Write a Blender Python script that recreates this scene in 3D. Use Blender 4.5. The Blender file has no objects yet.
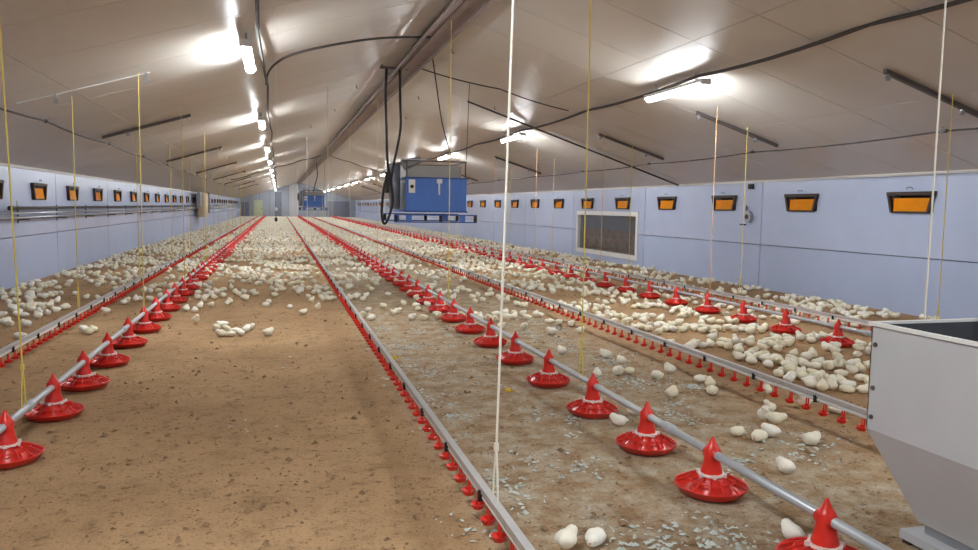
import bpy, math, random
import numpy as np
from mathutils import Matrix, Vector
random.seed(7); rng = np.random.default_rng(7)
sc = bpy.context.scene
COL = sc.collection

# ------------------------------------------------------------------ camera
FPX, EYE = 760.0, 1.5
VPX, VPY, ROLL = 278.7, 204.5, math.radians(-0.515)
_d = np.array([VPX-489, VPY-275, FPX]); _d /= np.linalg.norm(_d)
_u = np.array([math.sin(ROLL), -math.cos(ROLL), 0.0]); _u = _u-_d*(_u@_d); _u /= np.linalg.norm(_u)
_r = np.cross(_d, _u)                      # house axes X, Y, Z seen in camera space
AX = np.array([_r, _d, _u])
cam_data = bpy.data.cameras.new('camera'); cam = bpy.data.objects.new('camera', cam_data); COL.objects.link(cam)
cam_data.sensor_width = 36.0; cam_data.lens = FPX/978*36; cam_data.clip_end = 400
m = Matrix.Identity(4)
for i in range(3):
    m[i][0] = AX[i][0]; m[i][1] = -AX[i][1]; m[i][2] = -AX[i][2]
m[2][3] = EYE
cam.matrix_world = m
sc.camera = cam

def ground(px, py, z=0.0):
    """where the ray through a photo pixel meets the height z"""
    v = AX @ np.array([px-489, py-275, FPX]); t = (z-EYE)/v[2]
    return v[0]*t, v[1]*t
def project(x, y, z):
    c = x*AX[0]+y*AX[1]+(z-EYE)*AX[2]
    return 489+FPX*c[0]/c[2], 275+FPX*c[1]/c[2], c[2]

# ------------------------------------------------------------------ world and exposure
w = bpy.data.worlds.new('world'); sc.world = w; w.use_nodes = True
w.node_tree.nodes['Background'].inputs[0].default_value = (0.55, 0.62, 0.7, 1)
w.node_tree.nodes['Background'].inputs[1].default_value = 0.4
sc.view_settings.view_transform = 'Standard'; sc.view_settings.look = 'None'
sc.view_settings.gamma = 1.0; sc.view_settings.use_curve_mapping = False
sc.view_settings.exposure = 0.25
LAMP = 140.0

# ------------------------------------------------------------------ house dimensions (m)
XL, XR, XC = -4.45, 9.10, 2.325
ZE, ZR = 2.11, 4.2
SL = (ZR-ZE)/(XR-XC)
Y0, Y1 = -7.0, 95.0
def roof_z(x): return ZR-SL*abs(x-XC)

# ------------------------------------------------------------------ materials
def lin(r, g, b):
    f = lambda c: (c/255/12.92) if c/255 <= .04045 else ((c/255+.055)/1.055)**2.4
    return (f(r), f(g), f(b), 1)
class NT:
    def __init__(s, name):
        s.m = bpy.data.materials.new(name); s.m.use_nodes = True
        s.t = s.m.node_tree; s.b = s.t.nodes['Principled BSDF']
    def n(s, typ, **kw):
        o = s.t.nodes.new(typ)
        for k, v in kw.items(): setattr(o, k, v)
        return o
    def l(s, a, b): s.t.links.new(a, b)
def mat(name, col, rough=.5, metal=0.0, var=.12, scale=6.0, bump=0.0, bscale=40.0, col2=None, spec=.5, trans=0.0):
    q = NT(name); b = q.b
    tc = q.n('ShaderNodeTexCoord'); nz = q.n('ShaderNodeTexNoise'); nz.inputs['Scale'].default_value = scale
    nz.inputs['Detail'].default_value = 5
    q.l(tc.outputs['Object'], nz.inputs['Vector'])
    r = q.n('ShaderNodeValToRGB')
    c2 = col2 or tuple(max(0, c*(1-var)) for c in col[:3])+(1,)
    r.color_ramp.elements[0].position = .3; r.color_ramp.elements[1].position = .7
    r.color_ramp.elements[0].color = c2; r.color_ramp.elements[1].color = col
    q.l(nz.outputs['Fac'], r.inputs['Fac']); q.l(r.outputs['Color'], b.inputs['Base Color'])
    b.inputs['Roughness'].default_value = rough; b.inputs['Metallic'].default_value = metal
    b.inputs['Specular IOR Level'].default_value = spec
    b.inputs['Transmission Weight'].default_value = trans
    if bump:
        n2 = q.n('ShaderNodeTexNoise'); n2.inputs['Scale'].default_value = bscale; n2.inputs['Detail'].default_value = 6
        q.l(tc.outputs['Object'], n2.inputs['Vector'])
        bp = q.n('ShaderNodeBump'); bp.inputs['Strength'].default_value = bump; bp.inputs['Distance'].default_value = .02
        q.l(n2.outputs['Fac'], bp.inputs['Height']); q.l(bp.outputs['Normal'], b.inputs['Normal'])
    return q.m
M = {}
M['wall'] = mat('wall_paint', lin(182, 195, 225), .38, var=.06, scale=1.5, bump=.05, bscale=9)
M['wall_foil'] = mat('wall_foil', lin(190, 202, 230), .25, var=.05, scale=2, bump=.22, bscale=7)
M['joint'] = mat('joint', lin(100, 104, 118), .6)
M['ceil'] = mat('ceiling_panel_white', lin(205, 200, 192), .3, var=.05, scale=1.2, bump=.04, bscale=5)
M['ceil_joint'] = mat('ceiling_joint', lin(238, 236, 230), .5)
M['white'] = mat('white_plastic', lin(232, 232, 230), .4, var=.04)
M['galv'] = mat('galvanised_steel', lin(176, 180, 186), .36, metal=.75, var=.12, scale=9)
M['alu'] = mat('aluminium_rail', lin(208, 208, 210), .35, metal=.45, var=.1, scale=12)
M['pipe_grey'] = mat('grey_pipe', lin(186, 191, 196), .35, metal=.3, var=.1, scale=10)
M['red'] = mat('red_plastic', lin(226, 46, 32), .32, var=.12, scale=14)
M['ringw'] = mat('white_ring', lin(240, 225, 220), .4, var=.05)
M['orange'] = mat('orange_flap', lin(238, 146, 8), .6, var=.16, scale=5, spec=.15)
M['dark'] = mat('dark_brown_frame', lin(62, 46, 40), .6, var=.2)
M['black'] = mat('black_rubber', lin(26, 26, 28), .5, var=.2)
M['cable'] = mat('dark_cable', lin(66, 60, 58), .6, var=.2)
M['beam'] = mat('ridge_beam', lin(140, 122, 116), .5, var=.2, scale=4)
M['steel_dark'] = mat('dark_steel', lin(98, 92, 88), .5, metal=.3, var=.2)
M['cordy'] = mat('yellow_cord', lin(222, 200, 96), .7, var=.1)
M['toggle'] = mat('yellow_plastic', lin(238, 200, 40), .5)
M['cordw'] = mat('white_cord', lin(240, 236, 220), .7, var=.05)
M['cordo'] = mat('orange_cord', lin(226, 178, 130), .7, var=.1)
M['blue'] = mat('blue_sheet', lin(74, 122, 206), .42, var=.12, scale=4)
M['bluedark'] = mat('blue_frame', lin(52, 88, 160), .45, var=.15)
M['grey'] = mat('grey_sheet', lin(150, 158, 172), .4, metal=.3, var=.1)
M['housing'] = mat('housing_sheet', lin(176, 172, 164), .5, var=.08)
M['hopper'] = mat('hopper_sheet', lin(206, 208, 211), .4, metal=.15, var=.07, scale=3)
M['hopper_shade'] = mat('hopper_inside_shade', lin(88, 90, 96), .5, metal=.4, var=.2, scale=5)  # same sheet as the hopper, darkened: the shade inside is painted in
M['beige'] = mat('beige_board', lin(206, 188, 160), .6, var=.12)
M['green'] = mat('pale_green_door', lin(184, 196, 160), .5, var=.06)
M['endgrey'] = mat('end_wall_sheet', lin(158, 164, 176), .4, var=.08)
M['endlight'] = mat('end_wall_light_sheet', lin(190, 192, 196), .4, var=.05)
M['enddark'] = mat('end_wall_door_sheet', lin(118, 124, 140), .45, var=.08)
M['paper'] = mat('paper_scrap', lin(222, 226, 220), .8, var=.25, scale=3, col2=lin(172, 184, 178))
M['crumb'] = mat('wood_shaving', lin(176, 146, 108), .9, var=.3, scale=2, col2=lin(104, 78, 52))
M['clod'] = mat('litter_clod', lin(160, 130, 98), .95, var=.4, scale=2, col2=lin(118, 92, 66))
M['beak'] = mat('chick_beak', lin(222, 160, 96), .5)
M['eye'] = mat('chick_eye', lin(18, 15, 14), .2)
M['glass_dark'] = mat('viewing_window_glass', lin(40, 42, 44), .06, var=.1, spec=.6)
M['corridor'] = mat('corridor_wall', lin(180, 178, 174), .7)

def chick_mat(name, island):
    q = NT(name); b = q.b
    src = q.n('ShaderNodeNewGeometry').outputs['Random Per Island'] if island else q.n('ShaderNodeObjectInfo').outputs['Random']
    r = q.n('ShaderNodeValToRGB'); e = r.color_ramp.elements
    e[0].color = lin(244, 236, 204); e[1].color = lin(255, 252, 240)
    x = e.new(.5); x.color = lin(252, 246, 224)
    q.l(src, r.inputs['Fac'])
    tc = q.n('ShaderNodeTexCoord'); nz = q.n('ShaderNodeTexNoise'); nz.inputs['Scale'].default_value = 55; nz.inputs['Detail'].default_value = 4
    q.l(tc.outputs['Object'], nz.inputs['Vector'])
    mx = q.n('ShaderNodeMixRGB', blend_type='MULTIPLY'); mx.inputs['Fac'].default_value = .12
    q.l(r.outputs['Color'], mx.inputs['Color1']); q.l(nz.outputs['Fac'], mx.inputs['Color2'])
    q.l(mx.outputs['Color'], b.inputs['Base Color'])
    b.inputs['Roughness'].default_value = .85
    b.inputs['Sheen Weight'].default_value = .3
    bp = q.n('ShaderNodeBump'); bp.inputs['Strength'].default_value = .35; bp.inputs['Distance'].default_value = .006
    n2 = q.n('ShaderNodeTexNoise'); n2.inputs['Scale'].default_value = 220
    q.l(tc.outputs['Object'], n2.inputs['Vector']); q.l(n2.outputs['Fac'], bp.inputs['Height']); q.l(bp.outputs['Normal'], b.inputs['Normal'])
    return q.m
M['chick'] = chick_mat('chick_down', False); M['chick_far'] = chick_mat('chick_down_flock', True)

def floor_mat():
    q = NT('litter_floor'); b = q.b
    tc = q.n('ShaderNodeTexCoord'); P = tc.outputs['Object']
    def noise(sc_, det=6, rough=.6):
        n = q.n('ShaderNodeTexNoise'); n.inputs['Scale'].default_value = sc_; n.inputs['Detail'].default_value = det
        n.inputs['Roughness'].default_value = rough; q.l(P, n.inputs['Vector']); return n.outputs['Fac']
    big = noise(.55, 4); mid = noise(5, 8, .7); fine = noise(60, 4, .7)
    def ramp(f, c, p):
        r = q.n('ShaderNodeValToRGB'); e = r.color_ramp.elements
        e[0].color, e[1].color = c; e[0].position, e[1].position = p; q.l(f, r.inputs['Fac']); return r.outputs['Color']
    brown = ramp(big, (lin(160, 128, 94), lin(198, 164, 124)), (.3, .7))
    grey = ramp(mid, (lin(150, 130, 104), lin(200, 188, 166)), (.32, .68))
    # the strip of litter mixed with shredded paper between the centre drinker and the next drinker on the right
    sx = q.n('ShaderNodeSeparateXYZ'); q.l(P, sx.inputs['Vector'])
    def mr(v, a, b_):
        n = q.n('ShaderNodeMapRange'); n.inputs['From Min'].default_value = a; n.inputs['From Max'].default_value = b_
        q.l(v, n.inputs['Value']); return n.outputs['Result']
    def mul(a, b_):
        n = q.n('ShaderNodeMath', operation='MULTIPLY'); q.l(a, n.inputs[0]); q.l(b_, n.inputs[1]); return n.outputs[0]
    lane = mul(mr(sx.outputs['X'], .8, 1.15), mr(sx.outputs['X'], 3.9, 3.2))
    lane = mul(lane, mr(mid, .3, .6))
    mx = q.n('ShaderNodeMixRGB'); q.l(lane, mx.inputs['Fac']); q.l(brown, mx.inputs['Color1']); q.l(grey, mx.inputs['Color2'])
    m2 = q.n('ShaderNodeMixRGB', blend_type='MULTIPLY'); m2.inputs['Fac'].default_value = .6
    q.l(mx.outputs['Color'], m2.inputs['Color1']); q.l(ramp(mid, (lin(186, 180, 172), (1, 1, 1, 1)), (.3, .5)), m2.inputs['Color2'])
    m3 = q.n('ShaderNodeMixRGB', blend_type='MULTIPLY'); m3.inputs['Fac'].default_value = .5
    q.l(m2.outputs['Color'], m3.inputs['Color1']); q.l(ramp(fine, (lin(150, 140, 128), (1, 1, 1, 1)), (.3, .5)), m3.inputs['Color2'])
    fl = noise(17, 3, .75)
    m4 = q.n('ShaderNodeMixRGB', blend_type='MULTIPLY'); m4.inputs['Fac'].default_value = .8
    q.l(m3.outputs['Color'], m4.inputs['Color1']); q.l(ramp(fl, (lin(150, 136, 120), (1, 1, 1, 1)), (.30, .44)), m4.inputs['Color2'])
    q.l(m4.outputs['Color'], b.inputs['Base Color']); b.inputs['Roughness'].default_value = .95
    b.inputs['Specular IOR Level'].default_value = .15
    ad = q.n('ShaderNodeMath', operation='ADD'); q.l(mid, ad.inputs[0])
    f2 = q.n('ShaderNodeMath', operation='MULTIPLY'); f2.inputs[1].default_value = .4; q.l(fine, f2.inputs[0]); q.l(f2.outputs[0], ad.inputs[1])
    bp = q.n('ShaderNodeBump'); bp.inputs['Strength'].default_value = .7; bp.inputs['Distance'].default_value = .03
    q.l(ad.outputs[0], bp.inputs['Height']); q.l(bp.outputs['Normal'], b.inputs['Normal'])
    return q.m
M['floor'] = floor_mat()

def emit_mat(name, col, strength):
    q = NT(name); b = q.b
    b.inputs['Base Color'].default_value = (1, 1, 1, 1)
    b.inputs['Emission Color'].default_value = col; b.inputs['Emission Strength'].default_value = strength
    return q.m
M['tube'] = emit_mat('lamp_diffuser', (.93, .97, 1.0, 1), LAMP)

# ------------------------------------------------------------------ mesh helpers
class MB:
    def __init__(s): s.v = []; s.f = []; s.mi = []; s.k = 0
    def face(s, idx): s.f.append(idx); s.mi.append(s.k)
    def box(s, x0, x1, y0, y1, z0, z1):
        o = len(s.v)
        s.v += [(x0,y0,z0),(x1,y0,z0),(x1,y1,z0),(x0,y1,z0),(x0,y0,z1),(x1,y0,z1),(x1,y1,z1),(x0,y1,z1)]
        for q in ((0,3,2,1),(4,5,6,7),(0,1,5,4),(1,2,6,5),(2,3,7,6),(3,0,4,7)): s.face([o+i for i in q])
        return s
    def hexa(s, p):            # eight points: bottom ring then top ring
        o = len(s.v); s.v += [tuple(q) for q in p]
        for q in ((0,3,2,1),(4,5,6,7),(0,1,5,4),(1,2,6,5),(2,3,7,6),(3,0,4,7)): s.face([o+i for i in q])
        return s
    def tube(s, pts, r, n=8, cap=True):
        pts = [Vector(p) for p in pts]; o = len(s.v); N = len(pts)
        rs = r if isinstance(r, (list, tuple)) else [r]*N
        t0 = (pts[1]-pts[0]).normalized(); a = Vector((0,0,1)) if abs(t0.z) < .9 else Vector((1,0,0))
        u = t0.cross(a).normalized()
        for i, p in enumerate(pts):
            t = (pts[min(i+1,N-1)]-pts[max(i-1,0)]).normalized()
            u = (u-t*u.dot(t)).normalized(); v = t.cross(u)
            for k in range(n):
                an = 2*math.pi*k/n; s.v.append(tuple(p+(u*math.cos(an)+v*math.sin(an))*rs[i]))
        for i in range(N-1):
            for k in range(n):
                a_, b_ = o+i*n+k, o+i*n+(k+1) % n
                s.face([a_, b_, b_+n, a_+n])
        if cap:
            s.face([o+k for k in range(n)][::-1]); s.face([o+(N-1)*n+k for k in range(n)])
        return s
    def lathe(s, prof, n=20, c=(0,0,0)):
        o = len(s.v)
        for (r, z) in prof:
            for k in range(n):
                a = 2*math.pi*k/n; s.v.append((c[0]+r*math.cos(a), c[1]+r*math.sin(a), c[2]+z))
        for i in range(len(prof)-1):
            for k in range(n):
                a_, b_ = o+i*n+k, o+i*n+(k+1) % n; s.face([a_, b_, b_+n, a_+n])
        return s
    def mesh(s, name, mats, smooth=False):
        me = bpy.data.meshes.new(name); me.from_pydata(s.v, [], s.f)
        for q in (mats if isinstance(mats, (list, tuple)) else [mats]): me.materials.append(M[q])
        me.polygons.foreach_set('material_index', s.mi)
        if smooth: me.polygons.foreach_set('use_smooth', [True]*len(s.f))
        me.update(); return me
    def build(s, name, mats, parent=None, smooth=False, loc=None):
        return link(name, s.mesh(name, mats, smooth), parent, loc)
def link(name, me, parent=None, loc=None):
    o = bpy.data.objects.new(name, me); COL.objects.link(o)
    if parent: o.parent = parent
    if loc is not None: o.location = loc
    return o
def tag(o, label=None, cat=None, group=None, kind=None):
    if label: o['label'] = label
    if cat: o['category'] = cat
    if group: o['group'] = group
    if kind: o['kind'] = kind
    return o
def empty(name, loc, label, cat, group=None):
    o = bpy.data.objects.new(name, None); COL.objects.link(o); o.location = loc; o.empty_display_size = .1
    return tag(o, label, cat, group)
ORD = ['nearest', 'second', 'third', 'fourth', 'fifth', 'sixth', 'seventh', 'eighth', 'ninth', 'tenth', 'eleventh', 'twelfth']

# ================================================================== THE SETTING
tag(MB().box(XL-.2, XR+.2, Y0, Y1, -.1, 0).build('floor', 'floor'), 'brown litter floor', kind='structure')

# ---- side walls, made of panels two inlets wide, the upper ones pierced for the air inlets
IN_W, IN_Z0, IN_Z1, PITCH = .80, 1.53, 1.80, 2.47
R_IN = [9.30+PITCH*k for k in range(-4, 34)]
L_IN = [16.42+PITCH*k for k in range(-8, 31)]
WIN = (18.25, 22.45, .20, 1.42)
def panel_mesh(y0, y1, z0, z1, holes, th, side):
    """sheet panel in the plane x=0 growing away from the room, with rectangular holes"""
    ys = sorted({y0, y1, *[h[0] for h in holes], *[h[1] for h in holes]})
    zs = sorted({z0, z1, *[h[2] for h in holes], *[h[3] for h in holes]})
    b = MB(); sx = th if side > 0 else -th
    solid = lambda i, j: 0 <= i < len(ys)-1 and 0 <= j < len(zs)-1 and not any(h[0]-1e-6 <= ys[i] and ys[i+1] <= h[1]+1e-6 and h[2]-1e-6 <= zs[j] and zs[j+1] <= h[3]+1e-6 for h in holes)
    vid = {}
    def V(i, j, k):
        if (i, j, k) not in vid: vid[i, j, k] = len(b.v); b.v.append((sx*k, ys[i], zs[j]))
        return vid[i, j, k]
    fl = lambda q: b.face(q if side < 0 else q[::-1])
    for i in range(len(ys)-1):
        for j in range(len(zs)-1):
            if not solid(i, j): continue
            fl([V(i,j,0), V(i+1,j,0), V(i+1,j+1,0), V(i,j+1,0)]); fl([V(i,j,1), V(i,j+1,1), V(i+1,j+1,1), V(i+1,j,1)])
            if not solid(i-1,j): fl([V(i,j,0), V(i,j+1,0), V(i,j+1,1), V(i,j,1)])
            if not solid(i+1,j): fl([V(i+1,j,0), V(i+1,j,1), V(i+1,j+1,1), V(i+1,j+1,0)])
            if not solid(i,j-1): fl([V(i,j,0), V(i,j,1), V(i+1,j,1), V(i+1,j,0)])
            if not solid(i,j+1): fl([V(i,j+1,0), V(i+1,j+1,0), V(i+1,j+1,1), V(i,j+1,1)])
    return b
SEAM = .86
def side_wall(side, inlets, first_seam):
    x = XR if side > 0 else XL
    name = 'wall_right' if side > 0 else 'wall_left'
    b = MB()
    if side > 0:      # backing shell, left open behind the viewing window
        wy0, wy1, wz0, wz1 = WIN
        b.box(x+.16, x+.26, Y0, wy0, 0, ZE+.1); b.box(x+.16, x+.26, wy1, Y1, 0, ZE+.1)
        b.box(x+.16, x+.26, wy0, wy1, 0, wz0); b.box(x+.16, x+.26, wy0, wy1, wz1, ZE+.1)
    else: b.box(x-.26, x-.16, Y0, Y1, 0, ZE+.1)
    wall = b.build(name, 'joint'); tag(wall, 'pale blue grey panel side wall', kind='structure')
    s0 = first_seam-2*PITCH*20
    seams = [s0+2*PITCH*k for k in range(60)]
    seams = [Y0]+[s for s in seams if Y0+.3 < s < Y1-.3]+[Y1]
    for a, c in zip(seams[:-1], seams[1:]):
        g = .012
        hs = [(y-IN_W/2, y+IN_W/2, IN_Z0, IN_Z1) for y in inlets if a+.3 < y-IN_W/2 and y+IN_W/2 < c-.1]
        lo = []
        if side > 0 and a < 20 < c:
            hs.append((WIN[0], WIN[1], SEAM+g*.6, WIN[3])); lo.append((WIN[0], WIN[1], WIN[2], SEAM-g*.6))
        p = panel_mesh(a+g, c-g, SEAM+g*.6, ZE+.02, hs, .158, side).build('wall_panel', 'wall_foil', wall, loc=(x, 0, 0))
        panel_mesh(a+g, c-g, 0, SEAM-g*.6, lo, .158, side).build('wall_panel', 'wall', wall, loc=(x, 0, 0))
    return wall
wall_r = side_wall(1, R_IN, 12.95)
wall_l = side_wall(-1, L_IN, 17.65)
# white cap strips along the wall heads
for x, s, n in ((XR, -1, 'trim_1'), (XL, 1, 'trim_2')):
    tag(MB().box(min(x, x+s*.03), max(x, x+s*.03), Y0, Y1, ZE-.035, ZE+.015).build(n, 'white'), 'white strip along the wall head', kind='structure')

# ---- end walls
def gable(b, y0, y1):
    o = len(b.v)
    pts = [(XL-.2, 0), (XR+.2, 0), (XR+.2, ZE), (XC, ZR+.06), (XL-.2, ZE)]
    for y in (y0, y1):
        b.v += [(p[0], y, p[1]) for p in pts]
    b.face([o+i for i in range(5)]); b.face([o+5+i for i in range(5)][::-1])
    for i in range(5): b.face([o+i, o+(i+1) % 5+0, o+5+(i+1) % 5, o+5+i][::-1])
    return b
wf = tag(gable(MB(), Y1, Y1+.2).build('wall_far', 'joint'), 'grey far gable wall', kind='structure')
tag(gable(MB(), Y0-.2, Y0).build('wall_near', 'wall'), 'gable wall behind the viewer', kind='structure')
x = XL
while x < XR-.01:                                     # upright sheets of the far gable
    x2 = min(x+1.13, XR); xa, xb = x+.015, x2-.015
    top = lambda q: roof_z(q)-.02
    mm = 'endlight' if .5 < x < 2.0 else 'endgrey'
    b = MB()
    if xa < XC < xb:
        for p, q in ((xa, XC), (XC, xb)):
            b.hexa([(p,Y1-.04,0),(q,Y1-.04,0),(q,Y1,0),(p,Y1,0),(p,Y1-.04,top(p)),(q,Y1-.04,top(q)),(q,Y1,top(q)),(p,Y1,top(p))])
    else:
        b.hexa([(xa,Y1-.04,0),(xb,Y1-.04,0),(xb,Y1,0),(xa,Y1,0),(xa,Y1-.04,top(xa)),(xb,Y1-.04,top(xb)),(xb,Y1,top(xb)),(xa,Y1,top(xa))])
    b.build('wall_sheet', mm, wf); x = x2
def far_door(n, x0, x1, z1, m_, label):
    d = tag(MB().box(x0, x1, Y1-.1, Y1-.041, 0, z1).build(n, m_), label, kind='structure')
    MB().box(x0-.06, x0, Y1-.12, Y1-.041, 0, z1+.06).box(x1, x1+.06, Y1-.12, Y1-.041, 0, z1+.06).box(x0, x1, Y1-.12, Y1-.041, z1, z1+.06).build('door_frame', 'galv', d)
    MB().box(x1-.18, x1-.08, Y1-.15, Y1-.1, z1*.48, z1*.52).build('door_handle', 'black', d)
far_door('door_1', -2.85, -1.85, 1.95, 'green', 'pale green door in the far gable wall')
far_door('door_2', -.45, .35, 3.0, 'enddark', 'tall dark grey sheet door in the far gable wall')
far_door('door_3', 5.6, 8.4, 2.0, 'enddark', 'wide grey double door in the far gable wall')
far_door('door_4', -4.3, -3.4, 1.75, 'enddark', 'blue grey low door in the far left corner')

# ---- ceiling: backing with a grid of sandwich panels below it
b = MB()
for s in (-1, 1):
    xe = XC+s*(XR-XC+.25)
    ze = roof_z(xe)
    pts = [(XC, Y0-.2, ZR+.02), (xe, Y0-.2, ze+.02), (xe, Y1+.2, ze+.02), (XC, Y1+.2, ZR+.02)]
    p2 = [(p[0], p[1], p[2]+.1) for p in pts]
    b.hexa(pts+p2)
ceil = tag(b.build('ceiling', 'ceil_joint'), 'white panelled pitched ceiling', kind='structure')
PW, XS = 1.26, (0.0, 2.35, 4.62, 6.775)
def ceil_panel(s, i, y0, y1):
    g = .006
    a, c = XS[i]+g, XS[i+1]-(g if i < 2 else 0)
    b = MB(); zz = lambda d: -SL*d
    lo = [(s*a, y0+g, zz(a)), (s*c, y0+g, zz(c)), (s*c, y1-g, zz(c)), (s*a, y1-g, zz(a))]
    b.hexa(lo+[(p[0], p[1], p[2]+.018) for p in lo]); return b.mesh('ceiling_panel', 'ceil')
for s in (-1, 1):
    for i in range(3):
        me = ceil_panel(s, i, 0, PW)
        y = Y0; k = 0
        while y < 44:
            link('ceiling_panel', me, ceil, (XC, y, ZR)); y += PW
        link('ceiling_panel', ceil_panel(s, i, 0, Y1-y), ceil, (XC, y, ZR))

# ---- viewing window in the right wall
wy0, wy1, wz0, wz1 = WIN
win = tag(MB().box(XR+.06, XR+.075, wy0+.08, wy1-.08, wz0+.08, wz1-.08).build('window_1', 'glass_dark'), 'dark viewing window in the right wall', kind='structure')
q = NT('window_glass'); q.b.inputs['Base Color'].default_value = lin(205, 208, 208); q.b.inputs['Roughness'].default_value = .03
q.b.inputs['Transmission Weight'].default_value = .9; q.b.inputs['IOR'].default_value = 1.5
win.data.materials[0] = q.m
MB().box(XR-.03, XR+.14, wy0-.03, wy1+.03, wz1-.09, wz1+.03).box(XR-.03, XR+.14, wy0-.03, wy1+.03, wz0-.03, wz0+.09).box(XR-.03, XR+.14, wy0-.03, wy0+.09, wz0+.09, wz1-.09).box(XR-.03, XR+.14, wy1-.09, wy1+.03, wz0+.09, wz1-.09).build('window_frame', 'white', win)
# the unlit corridor behind it
cor = tag(MB().box(XR+2.2, XR+2.3, 15, 26, -.05, 2.4).box(XR+.3, XR+2.3, 14.9, 15, -.05, 2.4).box(XR+.3, XR+2.3, 26, 26.1, -.05, 2.4).box(XR+.3, XR+2.3, 15, 26, -.1, -.05).box(XR+.3, XR+2.3, 15, 26, 2.3, 2.4).build('wall_corridor', 'corridor'), 'dark corridor behind the viewing window', kind='structure')

# ---- ridge beam
rb = tag(MB().box(XC-.17, XC+.15, Y0, Y1, 3.98, 4.12).build('trim_3', 'beam'), 'brown grey beam hung below the ridge', kind='structure')
MB().box(XC-.17, XC-.12, Y0, Y1, 3.94, 3.979).build('beam_lip', 'beam', rb)
MB().box(XC+.10, XC+.15, Y0, Y1, 3.94, 3.979).build('beam_lip', 'beam', rb)
me = MB().box(-.03, .03, -.015, .015, 4.121, 4.2).mesh('beam_hanger', 'steel_dark')
for k in range(26): link('beam_hanger', me, rb, (XC, Y0+1+3.8*k, 0))

# ================================================================== AIR INLETS
def inlet_meshes(side):
    s = -side            # towards the room
    W, W2, h = IN_W/2+.04, IN_W/2-.05, (IN_Z1-IN_Z0)
    fr = MB()            # flaring frame standing proud of the wall
    def bar(p, q, d0, d1):  # prism between two yz quads
        fr.hexa([(s*d0, *p[0]), (s*d0, *p[1]), (s*d0, *q[1]), (s*d0, *q[0]), (s*d1, *p[0]), (s*d1, *p[1]), (s*d1, *q[1]), (s*d1, *q[0])])
    t = .035
    bar([(-W, h+t), (W, h+t)], [(-W, h-.02), (W, h-.02)], .002, .06)
    bar([(-W2-.0, -.015), (W2, -.015)], [(-W2, .01), (W2, .01)], .002, .045)
    bar([(-W, h), (-W+t*1.3, h)], [(-W2-.01, -.01), (-W2+t, -.01)], .002, .055)
    bar([(W-t*1.3, h), (W, h)], [(W2-t, -.01), (W2+.01, -.01)], .002, .055)
    frame = fr.mesh('frame', 'dark')
    fl = MB().hexa([(s*.034, -W2+.036, .012), (s*.034, W2-.036, .012), (s*.016, W2-.036, .012), (s*.016, -W2+.036, .012),
                    (-s*.005, -W2+.0, h-.06), (-s*.005, W2-.0, h-.06), (-s*.023, W2-.0, h-.06), (-s*.023, -W2+.0, h-.06)]).mesh('flap', 'orange')
    bk = MB().box(-.02, 0, -W2, W2, 0, h) if side < 0 else MB().box(0, .02, -W2, W2, 0, h)
    back = bk.mesh('back_plate', 'black')
    lp = MB().tube([(s*.055, -.06, h+.07), (s*.06, -.04, h+.10), (s*.06, .04, h+.10), (s*.055, .06, h+.07)], .006, 5).mesh('pull_wire', 'steel_dark')
    return frame, fl, back, lp
def place_inlets(side, ys, x, wname):
    fr, fl, bk, lp = inlet_meshes(side)
    n = 0
    for y in ys:
        if y < (8.5 if side > 0 else 13.5) or y > 92: continue
        near = 'right' if side > 0 else 'left'
        if n < 10: lab = f'air inlet with orange flap on {near} wall, {ORD[n]} along the row'
        else: lab = f'small far air inlet near the end of the {near} wall row'
        e = empty('air_inlet', (x, y, IN_Z0), lab, 'air inlet', f'air inlets in the {near} wall')
        link('frame', fr, e); link('flap', fl, e)
        link('back_plate', bk, e, (side*.13, 0, 0)); link('pull_wire', lp, e)
        n += 1
place_inlets(1, R_IN, XR, 'right'); place_inlets(-1, L_IN, XL, 'left')

# ================================================================== LAMPS
LX = {'left': -.33, 'right': 5.25}
LY = [9.55+7.55*k for k in range(-2, 12)]
hs = MB().box(-.055, .055, -.78, .78, -.045, 0).box(-.065, .065, -.80, -.75, -.075, .0).box(-.065, .065, .75, .80, -.075, 0).mesh('housing', 'white')
df = MB()
o = 0
prof = [(-.05, -.046), (-.052, -.07), (-.035, -.095), (0, -.105), (.035, -.095), (.052, -.07), (.05, -.046)]
for yy in (-.745, .745):
    df.v += [(a, yy, c) for a, c in prof]
for i in range(6): df.face([i, i+1, 7+i+1, 7+i])
df.face(list(range(7))[::-1]); df.face(list(range(7, 14))); df.face([0, 7, 13, 6])
dfm = df.mesh('diffuser', 'tube')
br = MB().box(-.012, .012, -.02, .02, 0, .114).mesh('bracket', 'galv')
for row, lx in LX.items():
    k2 = 0
    for y in LY:
        if y > 93: continue
        if y < 5: lab = f'tube lamp of the {row} row above the viewer'
        elif k2 < 8: lab = f'glowing tube lamp, {ORD[k2]} of the {row} ceiling row'; k2 += 1
        else: lab = f'tiny far tube lamp at the end of the {row} ceiling row'
        e = empty('tube_lamp', (lx, y, roof_z(lx)-.12), lab, 'lamp', f'tube lamps of the {row} row')
        link('housing', hs, e); link('diffuser', dfm, e)
        link('bracket', br, e, (0, -.55, 0)); link('bracket', br, e, (0, .55, 0))

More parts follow.
